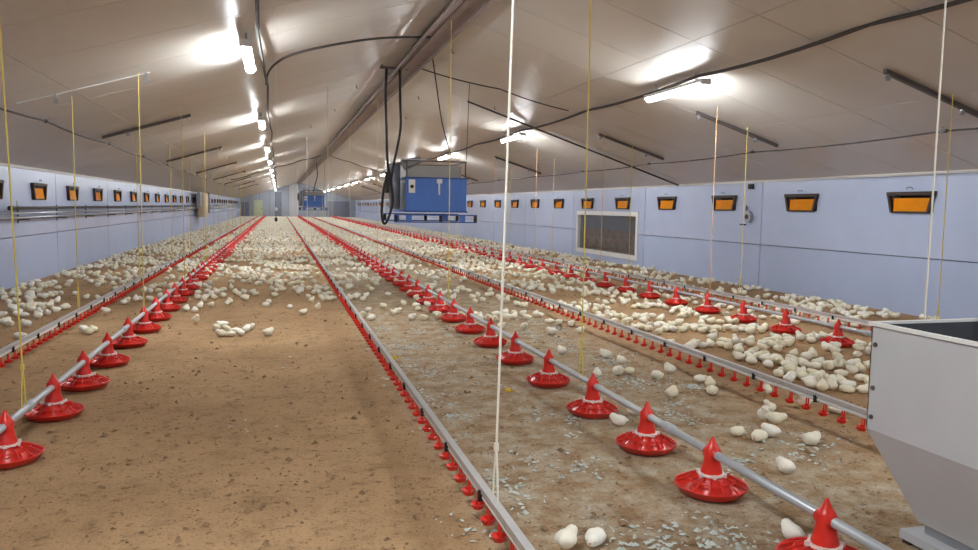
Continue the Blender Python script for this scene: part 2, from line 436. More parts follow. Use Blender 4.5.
# ================================================================== CEILING CABLES AND BARS
def cable(name, pts, r, m_, label, cat='cable', n=6, smooth=True):
    return tag(MB().tube(pts, r, n).build(name, m_, smooth=smooth), label, cat)
def sag(pts, per=8, drop=.05):
    out = []
    for a, c in zip(pts[:-1], pts[1:]):
        a, c = Vector(a), Vector(c)
        for i in range(per):
            t = i/per; p = a.lerp(c, t); p.z -= drop*4*t*(1-t); out.append(p)
    out.append(Vector(pts[-1])); return out
def smooth_pts(p, k=6):
    P = [Vector(q) for q in p]; P = [P[0]]+P+[P[-1]]; out = []
    for i in range(1, len(P)-2):
        for j in range(k):
            t = j/k; a, b_, c, d = P[i-1], P[i], P[i+1], P[i+2]
            out.append(.5*((2*b_)+(c-a)*t+(2*a-5*b_+4*c-d)*t*t+(3*b_-a-3*c+d)*t**3))
    out.append(P[-2]); return out
# feed cable of the right lamps, sagging from clip to clip
rc = []
ys = [-4, 0, 3.4, 6.1, 8.9, 12.9, 16.4, 20.9, 24.2, 28.5, 31.9, 36, 39.5, 47, 54.7, 62, 70, 77, 85, 92]
for i, y in enumerate(ys): rc.append((5.25+(.10 if i % 2 else -.04), y, roof_z(5.25)-(.03 if i % 2 else .07)))
cable('lamp_cable', sag(rc, 6, .045), .022, 'cable', 'thick dark cable sagging from lamp to lamp of right row')
lc = []
for i, y in enumerate(ys): lc.append((-.20+(.05 if i % 2 else 0), y, roof_z(-.2)-(.04 if i % 2 else .07)))
cable('lamp_cable', sag(lc, 6, .04), .018, 'cable', 'dark cable running beside the left row of lamps')
cable('branch_cable', smooth_pts([(-.17, 12.5, 3.35), (-.13, 11.5, 3.36), (-.02, 10.95, 3.41), (.2, 10.65, 3.49), (.68, 10.6, 3.63), (1.4, 10.9, 3.84), (2.15, 11.2, 3.97)]), .016, 'cable', 'dark cable bending from left lamps across to the ridge beam')
cable('branch_cable', sag([(2.5, 14.0, 4.02), (3.9, 13.55, 3.66), (5.1, 13.15, 3.28)], 8, .03), .012, 'cable', 'thin dark cable running from ridge beam to right lamp cable')
cable('roof_pipe', [(3.8, 15.6, roof_z(3.8)-.05), (9.0, 16.05, roof_z(9.0)-.05)], .02, 'cable', 'long dark pipe running down the right slope to the eave', 'pipe')
for s, t in ((-1, 'left'), (1, 'right')):
    p = [(XC+s*q, 39.5+.25*abs(q-2), roof_z(XC+q)-.09) for q in (.2, 1.2, 2.3, 3.4, 4.6)]
    cable('tie_cable', sag(p, 4, .05), .022, 'cable', f'far dark tie cable crossing the {t} roof slope')
# winch cables running the length of the house
cl = [(-2.92+.03*math.sin(k*1.7), y, roof_z(-2.92)-.05) for k, y in enumerate(np.arange(-4, 93, 3.8))]
wc = cable('winch_cable', sag(cl, 5, .035), .012, 'cable', 'long dark winch cable along the left roof slope')
cr = [(7.68+.05*math.sin(k*1.3), y, roof_z(7.7)-.05) for k, y in enumerate(np.arange(-4, 93, 3.8))]
wc2 = cable('winch_cable', sag(cr, 5, .03), .012, 'cable', 'long dark winch cable along the right roof slope')
cm = MB().box(-.02, .02, -.035, .035, -.02, .02).mesh('clip', 'black')
for arr, par in ((cl, wc), (cr, wc2)):
    for p in arr[:14]: link('clip', cm, par, p)
    hm = MB().tube([(0, 0, 0), (.03, .05, .05)], .006, 5).mesh('hanger_wire', 'steel_dark')
    for p in arr[:14]: link('hanger_wire', hm, par, p)
cable('ridge_cable', sag([(XC-.30, y, 3.93) for y in np.arange(-4, 93, 3.8)], 4, .03), .025, 'beam', 'pale brown hose hung along the left side of ridge beam', 'hose')
# short bars carrying the pulleys
BARY = [6.75, 10.5, 14.2]+[21.75+7.56*k for k in range(6)]
for s, t, xa, xb in ((-1, 'left', -1.45, -2.85), (1, 'right', 6.15, 7.6)):
    n = 0
    for y in BARY:
        if s < 0 and y < 9: continue
        if s < 0 and abs(y-10.5) < .5: y = 9.85
        lab = f'pulley bar across the {t} roof slope, {ORD[n]} of its row' if n < 8 else f'far pulley bar high on the {t} roof slope'
        bb = MB(); th = .018 if s < 0 and y < 12 else .05
        za, zb = roof_z(xa), roof_z(xb)
        bb.hexa([(xa,-th/2,za-th),(xb,-th/2,zb-th),(xb,th/2,zb-th),(xa,th/2,za-th),(xa,-th/2,za-.004),(xb,-th/2,zb-.004),(xb,th/2,zb-.004),(xa,th/2,za-.004)])
        e = bb.build('pulley_bar', 'white' if s < 0 and y < 12 else 'steel_dark', loc=(0, y, 0)); tag(e, lab, 'bar', f'pulley bars on the {t} slope')
        for xp in (xa+s*.04, xb-s*.4):
            MB().tube([(xp, -.012, 0), (xp, .012, 0)], .03, 10).box(xp-.008, xp+.008, -.016, .016, 0, .08).build('pulley', 'galv', e, loc=(0, 0, roof_z(xp)-.085))
        n += 1
# small screw hooks under the ridge panels
hk = MB().tube([(0,0,0), (0,0,-.05), (.02,0,-.07), (.035,0,-.05)], .007, 5).mesh('screw_hook', 'black')
for i, (x, y) in enumerate([(2.75, 12.4), (2.7, 13.7), (3.05, 17.2), (3.3, 20.5), (4.3, 15.3), (1.55, 16.0), (1.35, 19.5), (.9, 22.5)]):
    tag(link('screw_hook', hk, None, (x, y, roof_z(x))), 'small black screw hook in the ceiling panels', 'hook', 'screw hooks in the ceiling')

# ================================================================== FEED LINES
PIPE_Z = .218
def pan_parts():
    d = MB().lathe([(.0, .010), (.10, .006), (.14, .005), (.165, .016), (.186, .046), (.192, .050), (.190, .057), (.180, .054), (.158, .026), (.12, .020), (.05, .026), (0, .04)], 28).mesh('feed_pan', 'red', True)
    g = MB()
    for k in range(14):
        a = 2*math.pi*k/14; c, s = math.cos(a), math.sin(a)
        g.tube([(c*.180, s*.180, .053), (c*.13, s*.13, .082), (c*.066, s*.066, .106)], .0042, 5)
    g.lathe([(.118, .086), (.126, .078), (.120, .074), (.118, .086)], 22)
    g.lathe([(.112, .024), (.075, .080), (.062, .108), (.058, .106), (.07, .078), (.106, .024)], 20)
    gr = g.mesh('grill', 'red', True)
    r = MB().lathe([(.056, .102), (.070, .102), (.073, .108), (.070, .116), (.056, .116)], 18)
    for k in range(6):
        a = k*math.pi/3+.3; r.box(.072*math.cos(a)-.009, .072*math.cos(a)+.009, .072*math.sin(a)-.009, .072*math.sin(a)+.009, .100, .120)
    ring = r.mesh('ring', 'ringw')
    c = MB().lathe([(.058, .104), (.056, .13), (.047, .16), (.043, .19), (.044, .24), (.034, .254), (.021, .272), (.011, .296), (.005, .309), (0, .31)], 16)
    c.tube([(0, -.045, PIPE_Z), (0, .045, PIPE_Z)], .031, 12)
    cone = c.mesh('drop_cone', 'red', True)
    f = MB().lathe([(0, .01), (.14, .005), (.188, .048), (.182, .056), (.12, .04), (.065, .105), (.047, .16), (.044, .24), (.02, .272), (0, .306)], 10)
    far = f.mesh('feed_pan', 'red', True)
    return d, gr, ring, cone, far
PAN = pan_parts()
def feed_line(xl, ys, near_n, label):
    e = empty('feed_line', (xl, 0, 0), label, 'feed line')
    ya, yb = min(ys)-.6, Y1-.6
    MB().tube([(0, y, PIPE_Z) for y in np.linspace(ya, yb, 40)], .0225, 10).build('feed_pipe', 'pipe_grey', e, True)
    for i, y in enumerate(ys):
        jx = random.uniform(-.008, .008)
        if i < near_n:
            p = link('feed_pan', PAN[0], e, (jx, y, 0)); p.rotation_euler.z = random.uniform(0, 6)
            link('grill', PAN[1], p); link('ring', PAN[2], p)
            c = link('drop_cone', PAN[3], p); c.rotation_euler.z = -p.rotation_euler.z
        else: link('feed_pan', PAN[4], e, (jx, y, 0))
    sl = MB().tube([(0, -.05, 0), (0, .05, 0)], .031, 12).mesh('pipe_sleeve', 'pipe_grey', True)
    for k, y in enumerate(np.arange(ys[0]+1.35, 40, 3.0)): link('pipe_sleeve', sl, e, (0, y, PIPE_Z))
    return e
SP = .90
B_Y = [3.93, 4.83, 5.80, 6.68, 7.58, 8.56, 9.50]+[10.42+SP*k for k in range(93)]
D_Y = [2.60, 3.48, 4.23, 5.07, 6.02, 6.97, 7.90]+[8.80+SP*k for k in range(95)]
F_Y = [7.16-.91*2+.91*k for k in range(96)]
BX, DX, FX = -1.52, 2.215, 6.10
feed_line(BX, B_Y, 24, 'grey feed pipe with red pans on the left, beside bare litter')
feed_line(DX, D_Y, 24, 'grey feed pipe with red pans in the middle, running past metal hopper')
feed_line(FX, F_Y, 24, 'grey feed pipe with red pans on the right, among many chicks')

# ================================================================== DRINKER LINES
RAIL = .19
def drinker_line(xl, y0, label):
    e = empty('drinker_line', (xl, 0, 0), label, 'drinker line')
    ys = np.linspace(y0, Y1-.6, 40)
    r = MB().box(-.018, .018, y0, Y1-.6, RAIL-.010, RAIL+.020)
    r.build('rail', 'alu', e)
    MB().tube([(0, y, RAIL-.03) for y in ys], .0135, 8).build('water_pipe', 'white', e, True)
    cup = MB().lathe([(.006, .115), (.006, .075), (.012, .072), (.012, .06), (.004, .052)], 6)
    cup.lathe([(.002, .026), (.026, .032), (.038, .056), (.034, .054), (.004, .038)], 9)
    cup.box(-.004, .004, -.026, -.018, .045, .14)
    cm_ = cup.mesh('drip_cup', 'red')
    cl_ = MB().box(-.03, .03, -.008, .008, RAIL-.048, RAIL+.003).mesh('clip', 'black')
    yy = np.arange(y0+.1, Y1-.7, .185)
    for y in yy[:150]: link('drip_cup', cm_, e, (0, float(y), .028))
    for y in yy[:130:4]: link('clip', cl_, e, (0, float(y)+.07, 0))
    b = MB()
    for y in yy[150:]:
        y = float(y); b.box(-.03, .03, y-.03, y+.03, .056, .082); b.box(-.006, .006, y-.006, y+.006, .078, RAIL-.04)
    tag(b.build('far_drip_cups', 'red', e), kind='stuff')
    return e
AX_, CX, EX, GX = -2.33, .91, 3.73, 6.85
drinker_line(AX_, 4.5, 'silver drinker rail with red drip cups nearest the left wall')
drinker_line(CX, 2.4, 'silver drinker rail with red drip cups down the bare middle strip')
drinker_line(EX, 2.9, 'silver drinker rail with red drip cups ending behind metal hopper')
drinker_line(GX, 5.0, 'silver drinker rail with red drip cups nearest the right wall')

# ================================================================== SUSPENSION CORDS
def cord(x, y, z0, m_, label, group, double=True, top=None, r=.0055, lean=0.0):
    top = top or roof_z(x)-.03
    e = MB().tube([(0, 0, z0+(.26 if double else 0)), (lean, 0, top)], r, 6).build('suspension_cord', m_, loc=(x, y, 0))
    tag(e, label, 'cord', group)
    if double:
        MB().tube([(0, -.045, z0-.02), (0, -.028, z0+.14), (0, 0, z0+.27)], r*.9, 5).build('yoke', m_, e)
        MB().tube([(0, .045, z0-.02), (0, .028, z0+.14), (0, 0, z0+.27)], r*.9, 5).build('yoke', m_, e)
        MB().box(-.009, .009, -.009, .009, z0+.25, z0+.285).build('toggle', m_, e)
    return e
cd = {
 'left feed line':     (BX, PIPE_Z, 'cordy', [5.17, 9.5, 13.5, 17.5, 21.3, 25, 29, 33, 37, 44, 51, 60]),
 'left drinker line':  (AX_, RAIL, 'cordy', [10.05, 14.2, 18.4, 22.2, 26, 30, 34, 42, 50]),
 'centre drinker line': (CX, RAIL, 'cordw', [3.12, 14.9, 26.0, 40.0, 52]),
 'middle feed line':   (DX, PIPE_Z, 'cordy', [5.32, 10.05, 17.8, 25, 33, 41, 51]),
 'hopper side drinker line': (EX, RAIL, 'cordw', [3.66, 16, 28, 36]),
 'right feed line':    (FX, PIPE_Z, 'cordo', [9.85, 13.8, 17.8, 21.6, 29, 37]),
 'right drinker line': (GX, RAIL, 'cordy', [6.55, 10.2, 14.1, 18.6, 22.4, 30]),
}
for nm, (x, z0, mm, ys) in cd.items():
    for i, y in enumerate(ys):
        col = {'cordy': 'yellow', 'cordw': 'white', 'cordo': 'orange'}[mm]
        cord(x, y, z0, mm, f'{ORD[i]} {col} cord holding up the {nm}', f'cords of the {nm}', r=.0055 if mm == 'cordw' else .005, lean={'left feed line': -.06, 'centre drinker line': .07}.get(nm, 0) if i == 0 else 0)

# ================================================================== HOPPER in the right foreground
HX0, HX1, HY0, HY1 = 2.62, 3.62, 1.72, 2.86
ZT, ZF, ZB = .995, .51, .11
e = empty('feed_hopper', ((HX0+HX1)/2, (HY0+HY1)/2, 0), 'large grey sheet metal feed hopper with open top in right foreground', 'feed hopper')
cx, cy = (HX0+HX1)/2, (HY0+HY1)/2; hx, hy = (HX1-HX0)/2, (HY1-HY0)/2
bx_, by_ = hx-.17, hy-.16
t = .006
def slab(name, p4, nrm, m_, par):
    n = Vector(nrm).normalized()*t
    p = [Vector(q) for q in p4]
    return MB().hexa([tuple(q) for q in p]+[tuple(q+n) for q in p]).build(name, m_, par)
for sx, sy in ((-1,0), (1,0), (0,-1), (0,1)):
    if sx:
        up = [(sx*hx,-hy,ZF),(sx*hx,hy,ZF),(sx*hx,hy,ZT),(sx*hx,-hy,ZT)]
        lo = [(sx*hx,-hy,ZF),(sx*hx,hy,ZF),(sx*bx_,by_,ZB),(sx*bx_,-by_,ZB)]
    else:
        up = [(-hx,sy*hy,ZF),(hx,sy*hy,ZF),(hx,sy*hy,ZT),(-hx,sy*hy,ZT)]
        lo = [(-hx,sy*hy,ZF),(hx,sy*hy,ZF),(bx_,sy*by_,ZB),(-bx_,sy*by_,ZB)]
    pn = slab('side_panel', up, (-sx, -sy, 0), 'hopper', e)
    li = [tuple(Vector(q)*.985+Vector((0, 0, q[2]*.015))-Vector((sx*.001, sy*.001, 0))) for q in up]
    slab('inner_shade_sheet', li, (-sx*.1, -sy*.1, 0), 'hopper_shade', pn)  # added sheet whose dark colour stands for shade inside the hopper
    slab('chute_panel', lo, (-sx*.8, -sy*.8, .5), 'hopper', e)
    # folded rim
    if sx: MB().box(sx*hx-.012, sx*hx+.012, -hy-.012, hy+.012, ZT-.004, ZT+.012).build('rim', 'white', pn)
    else: MB().box(-hx+.0125, hx-.0125, sy*hy-.012, sy*hy+.012, ZT-.004, ZT+.012).build('rim', 'white', pn)
MB().box(-bx_-.05, bx_+.05, -by_-.05, by_+.05, .02, .06).build('base_board', 'endlight', e)
MB().box(-bx_+.02, bx_-.02, -by_+.02, by_-.02, .061, ZB+.02).build('outlet', 'galv', e)
for sx in (-1, 1):
    for sy in (-1, 1):
        MB().box(sx*(bx_+.02)-.02, sx*(bx_+.02)+.02, sy*(by_+.02)-.02, sy*(by_+.02)+.02, 0, .0195).build('foot', 'black', e)
bm_ = MB().tube([(-.004, 0, 0), (.003, 0, 0)], .011, 8).mesh('bolt', 'steel_dark')
for zz in (ZT-.09, ZT-.29, ZF+.06): link('bolt', bm_, e, (-hx-.004, hy-.03, zz))
MB().tube([(.1, hy-.022, ZT+.02), (.1, hy-.03, ZT-.10), (.15, hy-.03, ZT-.10), (.15, hy-.022, ZT+.02)], .008, 6).build('hook_strap', 'white', e)

# ================================================================== HEATER UNITS hanging from the ridge
def heater(x, y, label, detail=True):
    e = empty('heat_exchanger', (x, y, 1.2), label, 'heater', 'hanging heater units')
    W, D, Hh = .585, 1.5, .60
    z0 = .225
    # blue casing
    body = MB().box(-W, W, 0, D, z0, z0+Hh).build('casing', 'blue', e)
    MB().box(-W-.012, -W-.001, .03, D-.03, z0+.02, z0+Hh-.02).build('side_sheet', 'grey', body)
    for k in range(5): MB().box(-W-.02, -W-.0125, .12+k*.28, .32+k*.28, z0+.08, z0+Hh-.08).build('side_rib', 'grey', body)
    MB().box(-W-.025, W+.025, -.02, D+.02, z0+Hh+.001, z0+Hh+.03).build('lid', 'bluedark', e)
    MB().box(-W-.02, W+.02, -.015, D+.015, z0-.03, z0-.001).build('sill', 'bluedark', e)
    sw = MB().box(-W+.05, -W+.17, -.03, -.001, z0+.33, z0+.58).build('switch_box', 'white', e)
    MB().tube([(-W+.11, -.045, z0+.45), (-W+.11, -.0305, z0+.45)], .035, 10).build('knob', 'black', sw)
    MB().box(.0, .10, -.04, -.001, z0+Hh-.08, z0+Hh+.0).box(.03, .06, -.03, -.001, z0+Hh-.30, z0+Hh-.08).build('latch', 'white', e)
    # carrying frame
    for yy in (-.05, D):
        for z1, z2 in ((0, .022), (.135, .158)): MB().box(-W-.22, W+.20, yy, yy+.05, z1, z2).build('carrier_rail', 'bluedark', e)
    for xx, m_ in ((-W-.22, 'black'), (-W+.0, 'blue'), (.05, 'black'), (W-.14, 'blue'), (W+.14, 'black')):
        for yy in (-.045, D+.005): MB().box(xx, xx+(.06 if m_ == 'black' else .11), yy, yy+.04, .0225, .1345).build('carrier_block', m_, e)
    # hanging frame above
    fr = MB()
    zt = z0+Hh+.32
    for xx in (-W+.02, W-.02):
        for yy in (.03, D-.03): fr.box(xx-.012, xx+.012, yy-.012, yy+.012, z0+Hh+.031, zt)
    for yy in (.03, D-.03): fr.box(-W, W, yy-.012, yy+.012, zt-.0005, zt+.025)
    for xx in (-W+.02, W-.02): fr.box(xx-.012, xx+.012, .03, D-.03, zt-.0005, zt+.02)
    fr.build('top_frame', 'steel_dark', e)
    MB().box(-W+.05, W-.05, .25, D-.25, z0+Hh+.031, z0+Hh+.26).build('burner_housing', 'housing', e)
    MB().tube([(-W-.02, .25, zt-.06), (-W+.32, .25, zt+.05)], [.11, .06], 12).box(-W-.05, -W+.45, .1, .35, zt+.03, zt+.045).build('burner_hood', 'galv', e)
    du = MB().tube([(-W-.16, .35, .25), (-W-.16, .35, z0+Hh+.28)], .11, 14).build('gas_column', 'grey', e, True)
    MB().box(-W-.34, -W-.27, .3, .42, z0+.33, z0+Hh+.12).build('valve_block', 'dark', e)
    MB().tube([(-W-.31, .33, z0+.75), (-W-.2, .3, z0+.86), (-W+.05, .3, z0+.93)], .022, 8).build('valve_pipe', 'galv', e)
    return e
heater(2.88, 14.2, 'blue box heater in a carrier frame, hanging close beside black hoses')
heater(1.98, 45.5, 'small distant blue heater hanging before the far end wall')
def hang(x, y, z0, x1, label, y1=None):
    tag(MB().tube([(x, y, z0), (x1, y1 if y1 else y, roof_z(x1)-.01)], .007, 5).build('hanging_wire', 'cable'), label, 'wire', 'wires of the heaters')
for hx_, hy_, nm in ((2.88, 14.2, 'near'), (1.98, 45.5, 'distant')):
    hang(hx_+.58, hy_+.03, 2.4, hx_+.62, f'wire at the right front corner of the {nm} blue heater')
# black supply hoses from the ridge
h1 = [(1.90, 14.0, 3.98), (1.885, 14.0, 3.5), (1.90, 14.0, 2.9), (1.93, 14.05, 2.3), (2.0, 14.1, 1.95), (2.04, 14.15, 1.6), (1.98, 14.1, 1.35), (1.90, 14.05, 1.19), (1.84, 14.0, 1.22), (1.82, 14.0, 1.45), (1.87, 14.0, 1.9), (1.95, 14.05, 2.02)]
h2 = [(2.14, 14.0, 3.96), (2.15, 14.0, 3.4), (2.16, 14.0, 2.95), (2.10, 14.03, 2.55), (2.03, 14.08, 2.2), (2.0, 14.1, 1.95), (2.03, 14.2, 1.8)]
cable('supply_hose', smooth_pts(h1), .024, 'black', 'black hose looping low beside the near blue heater', 'hose', 8)
cable('supply_hose', smooth_pts(h2), .024, 'black', 'black hose dropping straight from ridge beam to near blue heater', 'hose', 8)
cable('supply_hose', smooth_pts([(2.1, 45, 3.95), (2.15, 45, 3.2), (2.0, 45, 2.6), (1.95, 45.2, 2.3)]), .03, 'black', 'black hose dropping to the distant blue heater', 'hose', 6)
cable('heater_lead', smooth_pts([(2.52, 12.9, 4.05), (2.62, 13.1, 3.7), (2.85, 13.6, 3.0), (3.12, 14.1, 2.5), (3.15, 14.2, 2.43)]), .012, 'cable', 'thin dark lead slanting from ridge to top of near heater', 'cable')
hb = MB().box(-.05, .45, -.03, .03, -.02, .02).build('hose_bracket', 'steel_dark', loc=(1.83, 14.0, 3.99)); tag(hb, 'steel bracket holding two black hoses at the ridge beam', 'bracket')
MB().box(-.03, -.005, -.03, .03, .0205, .34-.3+.08).build('bracket_arm', 'steel_dark', hb)

# ================================================================== LEFT WALL PIPES AND FITTINGS
for nm, z, off, r, y0, lab in (('heating_pipe', 1.37, .13, .026, 14.4, 'upper dark heating pipe along left wall with a capped near end'),
                               ('heating_pipe', 1.28, .15, .022, 2.0, 'middle grey heating pipe along the left wall'),
                               ('heating_pipe', 1.20, .13, .026, 2.0, 'lower grey heating pipe along the left wall')):
    p = tag(MB().tube([(XL+off, y0, z), (XL+off, Y1-.7, z)], r, 10).build(nm, 'steel_dark' if z > 1.3 else 'galv', None, True), lab, 'pipe', 'heating pipes on the left wall')
    if y0 > 10:
        MB().tube([(XL+off, y0-.02, z), (XL+off, y0+.12, z)], .04, 10).build('end_cap', 'black', p)
        MB().tube([(XL+off, y0+.35, z), (XL+off, y0+.35, z+.12)], .012, 8).build('vent_valve', 'galv', p)
pb = MB().box(0, .19, -.015, .015, 1.15, 1.168).box(0, .012, -.03, .03, 1.1, 1.42).mesh('pipe_bracket', 'steel_dark')
for k in range(20):
    tag(link('pipe_bracket', pb, None, (XL, 15.2+PITCH*k, 0)), f'{ORD[k]} wall bracket under the left heating pipes' if k < 8 else 'far wall bracket under the left heating pipes', 'bracket', 'pipe brackets on the left wall')
e = empty('control_cabinet', (XL+.22, 45.5, .75), 'beige upright cabinet mounted on the far left wall', 'cabinet')
MB().box(0, .3, -1.2, 1.2, 0, 1.32).build('body', 'beige', e)
for zz in (.1, 1.15): MB().box(-.218, -.001, -.2, .2, zz, zz+.1).build('wall_bracket', 'galv', e)
MB().box(.301, .33, -1.1, 1.1, .08, 1.24).build('door', 'beige', e)
MB().box(0, .34, 1.21, 1.9, .2, 1.35).build('side_duct', 'dark', e)
MB().box(0, .2, -2.0, -1.21, .55, 1.35).build('pipe_casing', 'galv', e)

# ---- gauge on the right wall
e = empty('wall_gauge', (XR, 13.34, 1.2), 'small grey round fan gauge with dark tube on right wall', 'gauge')
MB().tube([(-.001, 0, .2), (-.07, 0, .2)], .12, 16).build('dial', 'galv', e)
MB().tube([(-.071, 0, .2), (-.085, 0, .2)], .05, 12).build('hub', 'dark', e)
MB().tube([(-.03, .1, .3), (-.04, .06, .42), (-.03, .02, .33)], .012, 6).build('hose_stub', 'black', e)
MB().box(-.05, -.001, .12, .26, .03, .055).build('arm', 'black', e)
tag(MB().box(-.06, 0, -.06, .06, -.05, .05).box(-.075, -.0605, -.02, .02, -.02, .02).build('junction_box', 'black', loc=(XR, 13.3, 2.0)), 'small black junction box high on the right wall', 'junction box')
# hanging sensor far down the middle
e = empty('climate_sensor', (-.2, 60, 0), 'dark sensor hanging on a cable far down the aisle', 'sensor')
MB().tube([(0, 0, .55), (0, 0, roof_z(-.2)-.02)], .012, 5).build('sensor_cable', 'cable', e)
MB().lathe([(0, .2), (.10, .24), (.12, .4), (.08, .52), (0, .56)], 10).build('sensor_head', 'black', e, True)
MB().lathe([(.0, 1.0), (.10, 1.05), (.12, 1.2), (.0, 1.3)], 10).build('counterweight', 'white', e, True)

# ================================================================== LITTER DETAIL (scraps, shavings)
def flakes(name, pts, size, m_, label, par=None):
    n = len(pts)
    a = rng.uniform(0, 2*np.pi, n); L = size*rng.uniform(.5, 1.6, n); Wd = L*rng.uniform(.25, .8, n)
    c, s = np.cos(a), np.sin(a); z = rng.uniform(.003, .008, n)
    V = np.zeros((n, 5, 3))
    for k, (u, v) in enumerate(((-1,-1), (1,-.7), (.8,1), (-.9,.8))):
        uu = u*L/2*rng.uniform(.6, 1.2, n); vv = v*Wd/2*rng.uniform(.6, 1.2, n)
        V[:, k, 0] = pts[:, 0]+uu*c-vv*s; V[:, k, 1] = pts[:, 1]+uu*s+vv*c; V[:, k, 2] = z+rng.uniform(-.003, .3*1, n)*L*.4
    V[:, 4, 0] = pts[:, 0]; V[:, 4, 1] = pts[:, 1]; V[:, 4, 2] = z+L*rng.uniform(.1, .5, n)
    V[:, :, 2] = np.maximum(V[:, :, 2], .001)
    base = np.arange(n)[:, None]*5
    F = np.concatenate([base+np.array([k, (k+1) % 4, 4]) for k in range(4)])
    me = bpy.data.meshes.new(name); me.from_pydata(V.reshape(-1, 3).tolist(), [], F.tolist()); me.materials.append(M[m_])
    return tag(link(name, me), label, name.replace('_', ' '), kind='stuff')
P_ = []
for k in range(75):
    if rng.random() < .55: cx_, cy_ = rng.uniform(1.0, 2.1), rng.uniform(2.6, 9.5)
    else: cx_, cy_ = rng.uniform(2.3, 3.5), rng.uniform(2.9, 10.5)
    n = rng.integers(5, 26); s_ = rng.uniform(.03, .13)
    P_.append(np.stack([cx_+rng.normal(0, s_, n), cy_+rng.normal(0, s_*1.3, n)], 1))
for (px, py, n) in ((520, 318, 40), (540, 322, 40), (610, 362, 60), (600, 385, 60), (640, 385, 50), (680, 385, 40), (750, 545, 60), (700, 540, 60), (640, 545, 60), (395, 350, 40), (405, 365, 50), (380, 330, 30), (575, 350, 40), (282, 360, 4), (262, 428, 5), (390, 380, 25), (420, 395, 30), (480, 540, 30), (540, 470, 25), (430, 320, 20)):
    gx, gy = ground(px, py); P_.append(np.stack([gx+rng.normal(0, .10, n), gy+rng.normal(0, .16, n)], 1))
flakes('paper_scraps', np.concatenate(P_), .026, 'paper', 'pale torn paper scraps scattered over the greyish litter strip')
n = 16000
yy = 2.2+14*rng.random(n)**1.6; xx = rng.uniform(-3.5, 7.5, n)
flakes('wood_shavings', np.stack([xx, yy], 1), .014, 'crumb', 'loose wood shavings strewn over the brown litter')

n = 2200
yy = 2.3+12*rng.random(n)**1.5; xx = rng.uniform(-3.6, 7.5, n)
flakes('litter_clods', np.stack([xx, yy], 1), .034, 'clod', 'darker clods of trampled litter dotted over the floor')
for (px, py), lab in (((508, 392), 'yellow cord toggle lying on litter beside the white cord'), ((394, 359), 'yellow cord toggle lying beside the centre drinker rail')):
    gx, gy = ground(px, py)
    t_ = MB().lathe([(0, .002), (.022, .002), (.026, .012), (.018, .03), (.008, .034), (0, .034)], 10).build('cord_toggle', 'toggle', None, True, (gx, gy, 0)); tag(t_, lab, 'toggle')
    MB().tube([(.02, 0, .012), (.05, .02, .006), (.06, -.03, .005)], .005, 5).build('cord_end', 'toggle', t_)

# ================================================================== CHICKS
def ico(sub):
    import bmesh
    bm = bmesh.new(); bmesh.ops.create_icosphere(bm, subdivisions=sub, radius=1)
    v = np.array([x.co for x in bm.verts]); f = np.array([[q.index for q in x.verts] for x in bm.faces]); bm.free(); return v, f
def smin(a, b, k):
    h = np.clip(.5+.5*(b-a)/k, 0, 1); return b*(1-h)+a*h-k*h*(1-h)
POSES = [   # (body centre, radii), head centre, head radius, tail
    dict(b=((0, 0, .036), (.046, .038, .036)), h=((.038, 0, .058), .0235), s=0),
    dict(b=((0, 0, .060), (.044, .036, .037)), h=((.034, 0, .098), .0235), s=1),
    dict(b=((0, 0, .032), (.050, .039, .032)), h=((.047, .006, .032), .0225), s=0),
    dict(b=((0, 0, .036), (.045, .039, .036)), h=((.028, .022, .058), .0235), s=0),
    dict(b=((0, 0, .057), (.046, .036, .035)), h=((.046, -.006, .072), .0225), s=1),
]
def chick_shape(p, sub, seed):
    d, F = ico(sub); c = np.array(p['b'][0]); r = np.array(p['b'][1]); hc = np.array(p['h'][0]); hr = p['h'][1]
    def ell(P, c0, r0):
        q = (P-c0)/r0; k0 = np.linalg.norm(q, axis=1); k1 = np.linalg.norm((P-c0)/(np.array(r0)**2), axis=1)
        return k0*(k0-1)/np.maximum(k1, 1e-6)
    def sdf(P):
        s = ell(P, c, r)
        s = smin(s, np.linalg.norm(P-hc, axis=1)-hr, .016)
        s = smin(s, ell(P, c+np.array([-.045, 0, .012]), (.022, .014, .012)), .014)
        for sg in (-1, 1): s = smin(s, ell(P, c+np.array([-.012, sg*.03, .002]), (.03, .010, .018)), .008)
        return s
    o = c+(hc-c)*.35; t = np.full(len(d), .14)
    for _ in range(60): t = np.maximum(t-np.maximum(sdf(o+d*t[:, None]), 0)*.7, .004)
    P = o+d*t[:, None]
    g = np.random.default_rng(seed); P += d*g.normal(0, .0009 if sub > 2 else .0005, len(d))[:, None]
    if not p['s']: P[:, 2] = np.maximum(P[:, 2], .001)
    return P, F
